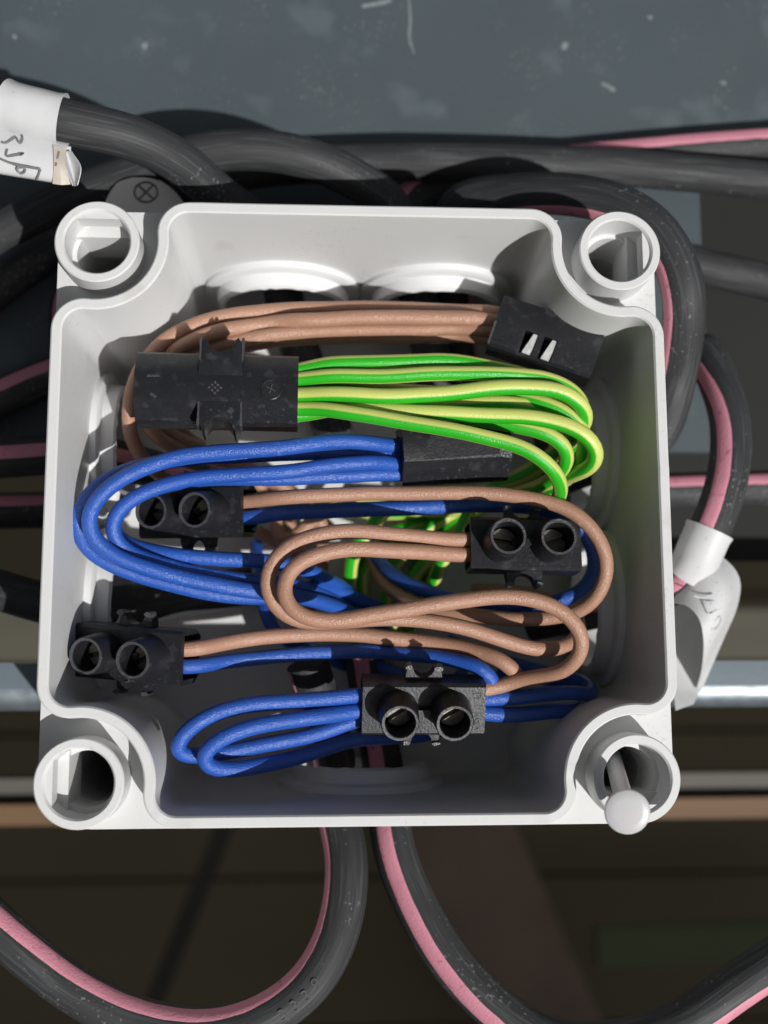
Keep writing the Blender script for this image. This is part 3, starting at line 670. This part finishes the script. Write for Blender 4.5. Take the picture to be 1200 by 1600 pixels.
# lower blue loops
wire('blue', [('b', 'G', -6.1, 1.6, -1.3), ('b', 'G', -10.1, 1.6, -1.3), (500, 1094, 39.5), (450, 1097, 41), (390, 1101, 42), (333, 1114, 42.5), (291, 1138, 42.5), (271, 1161, 41.5), (273, 1177, 40.5), (292, 1184, 39.5), (355, 1174, 38), (440, 1159, 37), (523, 1139, 36), ('b', 'G', -10.1, -2.7, -2.2), ('b', 'G', -6.1, -2.5, -2.2)], 'G',
     'upper blue loop at bottom left, entering the lettered block')
wire('blue', [('b', 'G', -6.1, -0.9, -1.0), ('b', 'G', -10.1, -0.9, -1.0), (500, 1121, 40.5), (460, 1126, 42), (407, 1132, 44), (357, 1146, 44.5), (323, 1168, 44.3), (310, 1187, 43.5), (320, 1202, 42.5), (350, 1204, 41), (407, 1197, 38), (473, 1182, 34), (540, 1158, 30.5), (607, 1152, 27), (680, 1145, 20), (730, 1110, 12), (720, 1050, 6)], 'G',
     'lower blue loop at bottom left passing beneath the lettered block')
wire('blue', [('b', 'G', 6.1, 0.3, -2.4), ('b', 'G', 10.1, 0.3, -2.4), (820, 1089, 35.5), (870, 1084, 35.5), (903, 1081, 34), (922, 1087, 31.5), (920, 1070, 25), (870, 1055, 17), (780, 1030, 9), (700, 1000, 5)], 'G',
     'upper of the two short blue wires right of the lettered block')
wire('blue', [('b', 'G', 6.1, -1.9, -2.2), ('b', 'G', 10.1, -1.9, -2.2), (800, 1117, 35), (850, 1113, 34.5), (885, 1109, 33), (908, 1107, 30), (912, 1090, 23), (860, 1060, 14), (780, 1050, 7)], 'G',
     'lower of the two short blue wires right of the lettered block')
# a few cores crossing the floor of the box
wire('brown', [(430, 800, 12), (440, 850, 14), (475, 830, 16), (500, 800, 17), (505, 850, 14), (500, 900, 9), (480, 960, 6)], '', 'short brown core standing on the box floor inside the tan loop')
wire('blue', [(400, 850, 8), (405, 910, 14), (415, 960, 20), (430, 990, 20), (470, 1010, 13), (540, 1040, 7)], '', 'deep blue core diving down the middle of the box floor')
wire('green', [(680, 760, 14), (610, 790, 20), (560, 850, 20), (545, 905, 13), (552, 960, 6)], '', 'green and yellow core rising from the floor left of centre', a0=30, a1=60)
wire('green', [(740, 780, 12), (720, 830, 18), (690, 880, 17), (670, 930, 10), (640, 980, 5)], '', 'green and yellow core on the box floor below the right block', a0=10, a1=60)

# sheathed cables (stripe = angle of the pink line from the upper side, degrees)
cable([(-90, 140, 44), (20, 170, 45), (110, 193, 45), (200, 213, 42), (280, 252, 36), (335, 300, 29), ('m', -16, 55, 19.5), ('m', -14.5, 49, 15), ('m', -13, 42, 12), ('m', -8, 30, 8.5), ('m', -3, 18, 7)],
      'black cable wearing the upper left paper label, entering the upper wall', (178, 178))
cable([(-90, 415, 12), (0, 362, 14), (100, 312, 18), (200, 274, 22), (310, 240, 26), (400, 234, 27), (480, 247, 26), (560, 283, 22), (615, 325, 18.5), ('m', 11.5, 51, 17.5), ('m', 12, 45, 16), ('m', 15, 36, 12), ('m', 17, 26, 8)],
      'black cable arching over from the left edge to the upper wall', (170, 170))
cable([(-90, 520, 5), (30, 425, 5), (110, 372, 5), (200, 325, 5.5), (300, 284, 7), (420, 262, 9), (600, 253, 10), (800, 255, 11), (1000, 264, 12), (1280, 290, 13)],
      'dusty black cable running level behind the box across the upper right', (175, 175))
cable([(-90, 665, 5), (0, 622, 5), (65, 593, 5), ('m', -56, 34, 5), ('m', -57.5, 46, 5), ('m', -50, 56.5, 5), ('m', -35, 59, 5), ('m', -10, 57, 5), ('m', 6, 59, 5), (640, 305, 5), (720, 280, 5), (850, 258, 4.5), (1000, 243, 4.6), (1100, 234, 5), (1280, 222, 6)],
      'black cable with a pink stripe emerging at the top right edge', (20, 20), sw=27)
cable([('m', 22, 26, 8), ('m', 20.5, 36, 11), ('m', 19.3, 46, 12.5), ('m', 18.5, 53, 14.5), (712, 322, 19), (790, 304, 25), (880, 303, 31), (960, 318, 35), (1018, 352, 37), (1054, 404, 37.5), (1070, 465, 36.5), (1066, 530, 31), (1056, 590, 25), ('m', 56.5, 17, 21), ('m', 50, 14, 19.2), ('m', 43, 12, 16), ('m', 34, 9, 9)],
      'black cable arching round the upper right corner post of the box', (-66, -80), sw=25)
cable([('m', 36, 17, 8), ('m', 43, 18, 9.2), ('m', 50, 19, 10), ('m', 57, 23, 11), (1093, 545, 15), (1120, 590, 19), (1140, 650, 22), (1141, 720, 24), (1125, 790, 25), (1096, 855, 24), (1066, 910, 20), ('m', 56, -11.5, 16), ('m', 49, -14, 14), ('m', 42, -15.5, 12), ('m', 34, -17, 8)],
      'black cable with broad pink stripe looping out on the right, wearing a paper label', (-38, -20), sw=26)
cable([(-90, 722, 14), (0, 716, 14), (70, 711, 14), ('m', -52, 14.6, 14), ('m', -44, 13.5, 12.5), ('m', -34, 11, 8.5), ('m', -24, 9, 7)],
      'shaded black cable with pink stripe entering the upper left-hand entry', (5, 5))
cable([(-90, 800, -8), (100, 796, -8), (400, 785, -8), (700, 775, -8), (1000, 768, -8), (1280, 760, -8)],
      'straight black cable with pink stripe passing beneath the box', (28, 25))
cable([(-90, 900, 12), (0, 922, 13), (60, 940, 14), ('m', -52, -14.6, 14), ('m', -44, -14, 12.5), ('m', -34, -12.5, 9), ('m', -19, -9.5, 7.2)],
      'all black cable entering the lower left-hand entry onto the box floor', (-170, -170))
cable([('m', 24, 55.5, 4.5), ('m', 38, 56, 4.5), ('m', 52, 55.5, 4.5), (1040, 398, 5), (1090, 416, 5), (1150, 428, 5), (1200, 441, 5), (1290, 468, 5)],
      'grey lit cable leaving the right edge above the pink striped loop', (175, 175))
cable([(480, 1036, 22), (496, 1085, 20), ('m', -4.6, -38, 15.5), ('m', -3.6, -44, 14), ('m', -3.2, -52, 14), (541, 1330, 17), (541, 1390, 20), (527, 1460, 22), (488, 1532, 24), (420, 1585, 25), (330, 1611, 25), (225, 1598, 25), (125, 1552, 25), (40, 1488, 25), (-70, 1390, 25)],
      'black cable hanging in a U loop below the box at left', (-80, -42))
cable([('m', 1.5, -22, 8), ('m', 3.5, -34, 10.5), ('m', 5.2, -44, 12.5), ('m', 6, -52, 14), (616, 1330, 17), (645, 1405, 20), (698, 1495, 23), (768, 1570, 25), (850, 1622, 26), (960, 1632, 26), (1070, 1595, 26), (1150, 1540, 26), (1280, 1455, 26)],
      'black cable with bright pink stripe sweeping to the lower right', (-12, -50), sw=27)

# lay them: sample every run, then part overlapping runs along the line of sight so that none cut through another
paths = []
for t in T: paths.append(smooth_path(catmull([P(p) for p in t['pts']], 1.1), 5))
for k, (c, h, rad) in OBST.items():
    paths.append([c + h * (i / 6 - 1) for i in range(13)])
rad = np.array([t['r'] for t in T] + [o[2] for o in OBST.values()])
keys = [None] * len(T) + list(OBST.keys())
idx = np.concatenate([np.full(len(p), i) for i, p in enumerate(paths)])
X0 = np.array([tuple(v) for p in paths for v in p]); Rr = rad[idx]
D = X0 - np.array(CAM); Dl = np.linalg.norm(D, axis=1, keepdims=True); D = D / Dl
mob = np.array([1.0 if (i < len(T) and T[i]['kind'] != 'cable') else (.12 if i < len(T) else 0.) for i in idx])
for i, t in enumerate(T):
    for key in t['own']:
        c, q = BLK[key]; hl = {'A': 13.3, 'B': 9.3, 'C': 9.3, 'G': 10.1, 'E': 9.3}.get(key, 9.8)
        for j in np.where(idx == i)[0]:
            loc = q.transposed() @ (Vector(X0[j]) - c)
            if abs(loc.y) < 4.6 and abs(loc.z) < 4.6: mob[j] *= min(1., max(0., (abs(loc.x) - hl - 1) / 4))
skip = np.zeros((len(paths), len(paths)), bool)
for i in range(len(T)):
    skip[i, i] = True
    for j in range(len(T), len(paths)):
        if keys[j] in T[i]['own']: skip[i, j] = skip[j, i] = True
for j in range(len(T), len(paths)): skip[j, len(T):] = True
sh = np.zeros(len(X0))
inside = (np.abs(X0[:, 0]) < 47) & (np.abs(X0[:, 1]) < 47)
low = np.where(inside, 2.15 + Rr, np.where((X0[:, 1] > ye - 2), .1 + Rr, -99.))
starts = np.concatenate([[0], np.cumsum([len(p) for p in paths])])
I, J = np.triu_indices(len(X0), 1)
ok = ~skip[idx[I], idx[J]]; I = I[ok]; J = J[ok]
near = (np.linalg.norm(X0[I, :2] - X0[J, :2], axis=1) < 14); I = I[near]; J = J[near]
sgn0 = np.sign(((X0[J] - X0[I]) * D[I]).sum(1)); sgn0[sgn0 == 0] = 1
for it in range(90):
    X = X0 + D * sh[:, None]
    dl = X[J] - X[I]; dp = (dl * D[I]).sum(1); l2 = (dl ** 2).sum(1) - dp ** 2
    rr = Rr[I] + Rr[J] + .04
    need = np.sqrt(np.maximum(rr ** 2 - l2, 0))
    act = (l2 < rr ** 2) & (np.abs(dp) < need + 0) & (l2 >= 0)
    a = I[act]; b = J[act]; s = np.where(np.abs(dp[act]) > .8, np.sign(dp[act]), sgn0[act]); miss = np.minimum(need[act] - s * dp[act], 3.)
    tm = mob[a] + mob[b] + 1e-9
    up = np.zeros(len(X0)); cnt = np.zeros(len(X0))
    np.add.at(up, a, -s * miss * mob[a] / tm); np.add.at(up, b, s * miss * mob[b] / tm)
    np.add.at(cnt, a, 1); np.add.at(cnt, b, 1)
    sh += .55 * up / np.maximum(cnt, 1)
    for i in range(len(T)):
        a0_, b0_ = starts[i], starts[i + 1]; q = sh[a0_:b0_]; mk = np.minimum(1, mob[a0_:b0_] / max(1e-9, mob[a0_:b0_].max()))
        for _ in range(2):
            qq = q.copy(); qq[1:-1] = .5 * q[1:-1] + .25 * (q[2:] + q[:-2]); q = qq
        sh[a0_:b0_] = q * np.minimum(1, mk + .0)
    zz = X0[:, 2] + D[:, 2] * sh; bad = (zz < low) & (mob > .5)
    sh[bad] += (low[bad] - zz[bad]) / D[bad, 2]
X = X0 + D * sh[:, None]
GN = {'brown': ('brown_wire', 'brown wires'), 'blue': ('blue_wire', 'blue wires'), 'green': ('green_yellow_wire', 'green and yellow wires'), 'cable': ('rubber_cable', 'black rubber cables')}
RUN = []
for i, t in enumerate(T):
    p = smooth_path([Vector(v) for v in X[starts[i]:starts[i + 1]]], 3); RUN.append(p)
    nm, grp = GN[t['kind']]
    if t['kind'] == 'cable':
        o = empty(nm, (0, 0, 0)); tube('sheath', p, t['r'], 'cable', o, 24)
        tube('stripe', p, t['r'], 'pink', o, arc=t.get('sw', 25), lift=.07, a0=t['stripe'][0], a1=t['stripe'][1])
        tag(o, t['label'], 'cable', grp)
    else:
        p = [v + Vector((noise.noise(v * .11 + Vector((i, 0, 0))), noise.noise(v * .11 + Vector((0, i, 9))), noise.noise(v * .11 + Vector((5, 0, i))))) * .22 for v in p]
        o = tube(nm, p, t['r'] * (1 + .03 * math.sin(i * 2.3)), t['kind'], None, 16, a0=t.get('a0', 0), a1=t.get('a1', 0))
        tag(o, t['label'], 'wire', grp)
CB = [i for i, t in enumerate(T) if t['kind'] == 'cable']
print('runs', len(T), 'points', len(X0), 'max shift', float(np.abs(sh).max()))

# ------------------------------------------------------------------ paper labels
def sheet(name, rows, m, parent, th=.14, sub=2):
    """lofted sheet through rows of points (mm), given a real thickness"""
    g = [catmull(r, 99) if False else r for r in rows]
    def dense(line, n):
        c = catmull(line, .6); L = [0]
        for i in range(1, len(c)): L.append(L[-1] + (c[i] - c[i - 1]).length)
        out = []
        for k in range(n):
            s = L[-1] * k / (n - 1); j = max(1, next((q for q in range(len(L)) if L[q] >= s - 1e-9), len(L) - 1))
            f = (s - L[j - 1]) / max(1e-9, L[j] - L[j - 1]); out.append(c[j - 1].lerp(c[j], min(1, f)))
        return out
    nu, nv = 26, 20
    a = [dense(r, nu) for r in rows]; a = [dense([r[i] for r in a], nv) for i in range(nu)]
    bm = bmesh.new(); V = [[bm.verts.new(p) for p in c] for c in a]
    for i in range(nu - 1):
        for j in range(nv - 1): bm.faces.new((V[i][j], V[i + 1][j], V[i + 1][j + 1], V[i][j + 1]))
    bmesh.ops.recalc_face_normals(bm, faces=bm.faces)
    bmesh.ops.solidify(bm, geom=bm.faces, thickness=th)
    return from_bm(name, bm, m, parent, 60)
def strokes(parent, lines, fz, wd, m):
    for ln in lines:
        p = catmull([U(x, y, fz(x, y)) for x, y in ln], .3)
        bm = bmesh.new(); Lr = []
        for i, v in enumerate(p):
            d = (p[min(i + 1, len(p) - 1)] - p[max(0, i - 1)]).normalized(); n_ = Vector((-d.y, d.x, 0)) * wd * (.8 + .35 * noise.noise(v * .8)) / 2
            Lr.append([bm.verts.new(q) for q in (v + n_, v - n_, v - n_ - Vector((0, 0, .12)), v + n_ - Vector((0, 0, .12)))])
        for i in range(len(p) - 1):
            for q in range(4): bm.faces.new((Lr[i][q], Lr[i][(q + 1) % 4], Lr[i + 1][(q + 1) % 4], Lr[i + 1][q]))
        bm.faces.new(Lr[0]); bm.faces.new(Lr[-1][::-1])
        from_bm('pen_or_fold_stroke', bm, m, parent, None)
def sleeve(parent, run, px_a, px_b, r, axis):
    """tape wound round a cable between two places on it"""
    pa, pb = U(*px_a), U(*px_b)
    ia = min(range(len(run)), key=lambda i: (run[i] - pa).length); ib = min(range(len(run)), key=lambda i: (run[i] - pb).length)
    seg = run[min(ia, ib):max(ia, ib) + 1]; fr = frames(seg); bm = bmesh.new(); k = 36; V = []
    for i, (v, (t, nn, bb)) in enumerate(zip(seg, fr)):
        V.append([])
        for j in range(k):
            a = 2 * math.pi * j / k; e = r + .22 * noise.noise(Vector((i * .25, math.cos(a) * 1.2, math.sin(a) * 1.2)))
            if i in (0, len(seg) - 1): e += .18
            V[-1].append(bm.verts.new(v + (nn * math.cos(a) + bb * math.sin(a)) * e))
    for i in range(len(seg) - 1):
        for j in range(k): bm.faces.new((V[i][j], V[i][(j + 1) % k], V[i + 1][(j + 1) % k], V[i + 1][j]))
    bmesh.ops.recalc_face_normals(bm, faces=bm.faces); bmesh.ops.solidify(bm, geom=bm.faces, thickness=.14)
    return from_bm('sleeve', bm, 'paper', parent, 60)
# upper left label
t1 = tag(empty('paper_label'), 'white tape label with pen marks wrapped round the cable at upper left', 'label', 'handwritten tape labels')
sleeve(t1, RUN[CB[0]], (12, 168, 45), (104, 191, 45), 4.45, None)
ZL = 46.5
def loop_rows(a, b, hw, hh, n=13, tw=0):
    rows = []
    for (cx, cy, cz, w_, h_) in (a, ((a[0] + b[0]) / 2, (a[1] + b[1]) / 2, (a[2] + b[2]) / 2, (a[3] + b[3]) / 2, (a[4] + b[4]) / 2), b):
        c = U(cx, cy, cz); rows.append([c + Vector((.25 * w_ * math.cos(q) * .6, w_ * math.cos(q), h_ * math.sin(q) * (1 if math.sin(q) > 0 else .8))) for q in [R(-100) + R(350) * i / (n - 1) for i in range(n)]])
    return rows
sheet('flag', loop_rows((-70, 222, ZL - 1.6, 4.3, 1.5), (104, 256, ZL - 2.1, 3.6, 2.0), 0, 0), 'paper', t1)
sheet('glue_patch', [[U(83, 226, ZL + .16), U(84, 255, ZL + .2), U(82, 287, ZL - 1.4)], [U(93, 229, ZL + .12), U(94, 256, ZL + .16), U(96, 289, ZL - 1.5)], [U(104, 236, ZL - .0), U(102, 258, ZL + .1), U(111, 288, ZL - 2.)]], 'glue', t1, .05)
sheet('curl', [[U(97, 231, ZL + .1), U(101, 258, ZL - .4), U(113, 290, ZL - 1.2)], [U(103, 236, ZL - 2.2), U(111, 262, ZL - 3), U(118, 291, ZL - 2.8)], [U(112, 236, ZL - 1.2), U(127, 262, ZL - .6), U(122, 289, ZL - 1.2)]], 'paper', t1)
c4 = lambda L: [[(x / 8.571, 130 + y / 8.571) for x, y in s] for s in L]
strokes(t1, c4([[(290, 690), (302, 740), (270, 800), (235, 760), (205, 715), (150, 755), (70, 798), (20, 785)], [(95, 880), (84, 972), (200, 960), (315, 938)], [(245, 945), (315, 938), (262, 962)],
                [(245, 1105), (232, 1165), (270, 1207), (322, 1195), (338, 1150), (300, 1122), (255, 1132)], [(0, 1010), (150, 1072), (350, 1115), (540, 1150)], [(540, 1150), (520, 1220), (490, 1300)], [(790, 910), (765, 1010)], [(752, 1060), (746, 1105)]]),  # long line is the tape's fold edge, drawn dark like the pen strokes
        lambda x, y: ZL + .35 - max(0, (y - 262)) * .06 - max(0, 218 - y) * .05, .42, 'ink')
# shaded label with a crossed circle
t2 = tag(empty('paper_label'), 'shaded paper label with a crossed circle behind the upper left corner', 'label', 'handwritten tape labels')
sheet('flag', [[U(160, 345, 23), U(166, 312, 24), U(184, 286, 25.5), U(206, 277, 26.3)], [U(225, 350, 23.5), U(226, 318, 25), U(228, 295, 26), U(231, 278, 26.8)], [U(305, 350, 23), U(288, 318, 24), U(270, 296, 25.3), U(252, 283, 26.3)]], 'pale', t2)
zf2 = lambda x, y: 26.15 + (300 - y) * .045
strokes(t2, [[(228 + 18 * math.cos(q), 300 + 15.5 * math.sin(q)) for q in [R(20 * i - 60) for i in range(20)]], [(217, 290), (240, 311)], [(240, 288), (216, 312)]], zf2, .42, 'ink')
# right-hand label
t3 = tag(empty('paper_label'), 'bright white curled tape label on the cable beside the right wall', 'label', 'handwritten tape labels')
sleeve(t3, RUN[CB[5]], (1108, 822, 25), (1062, 888, 21), 4.3, None)
E2 = [U(1068, 880, 20), U(1100, 858, 21), U(1136, 876, 21), U(1156, 905, 19), U(1153, 945, 16), U(1128, 1005, 12), (U(1094, 1084, 9))]
Em = [U(1062, 915, 22), U(1090, 890, 24.5), U(1120, 905, 26), U(1133, 935, 26), U(1130, 970, 24), U(1113, 1018, 17), U(1092, 1076, 11)]
E1 = [U(1050, 942, 22), U(1072, 946, 24.5), U(1092, 966, 26.5), U(1099, 995, 26.5), U(1099, 1030, 22), U(1096, 1052, 18), U(1089, 1076, 13)]
sheet('flag', [E2, Em, E1], 'paper', t3)
E3 = [U(1036, 940, 13), U(1040, 975, 12), U(1044, 1010, 12.5), U(1048, 1045, 14), U(1052, 1075, 16), U(1056, 1110, 19)]
E0 = [U(1080, 940, 12), U(1105, 965, 9), U(1110, 1000, 8), U(1104, 1040, 9), U(1096, 1070, 11), U(1084, 1100, 15)]
sheet('flag_back', [E0, E3], 'paper', t3)
c7 = lambda L: [[(980 + x / 4.445, 760 + y / 4.445) for x, y in s] for s in L]
def z3(x, y): return 27.3 - max(0, (x - 1108)) * .05 - max(0, y - 960) * .05
strokes(t3, c7([[(468, 762), (530, 776), (600, 748)], [(548, 808), (610, 800), (648, 838), (610, 866), (572, 888), (552, 815)], [(606, 935), (648, 905), (664, 922), (650, 968), (606, 998)]]), z3, .3, 'pencil')

# moulded print along the lower left cable
run = RUN[CB[10]]; fr = frames(run); cbo = [o for o in col.objects if o.get('label') == 'black cable hanging in a U loop below the box at left'][0]
i0 = min(range(len(run)), key=lambda i: (run[i] - U(470, 1555, 27)).length)
for k, ch in enumerate('9333'):
    i = i0 + int((k - 1.5) * 2.6); t_, n_, b_ = fr[i]
    nn = (n_ * math.cos(R(12)) + b_ * math.sin(R(12))).normalized(); xx = -t_; yy = nn.cross(xx)
    mt = Matrix((xx, yy, nn)).transposed().to_4x4(); mt.translation = run[i] + nn * (RCB - .02)
    text_mesh('moulded_print', ch, 2.8, .09, mt, 'print', cbo)
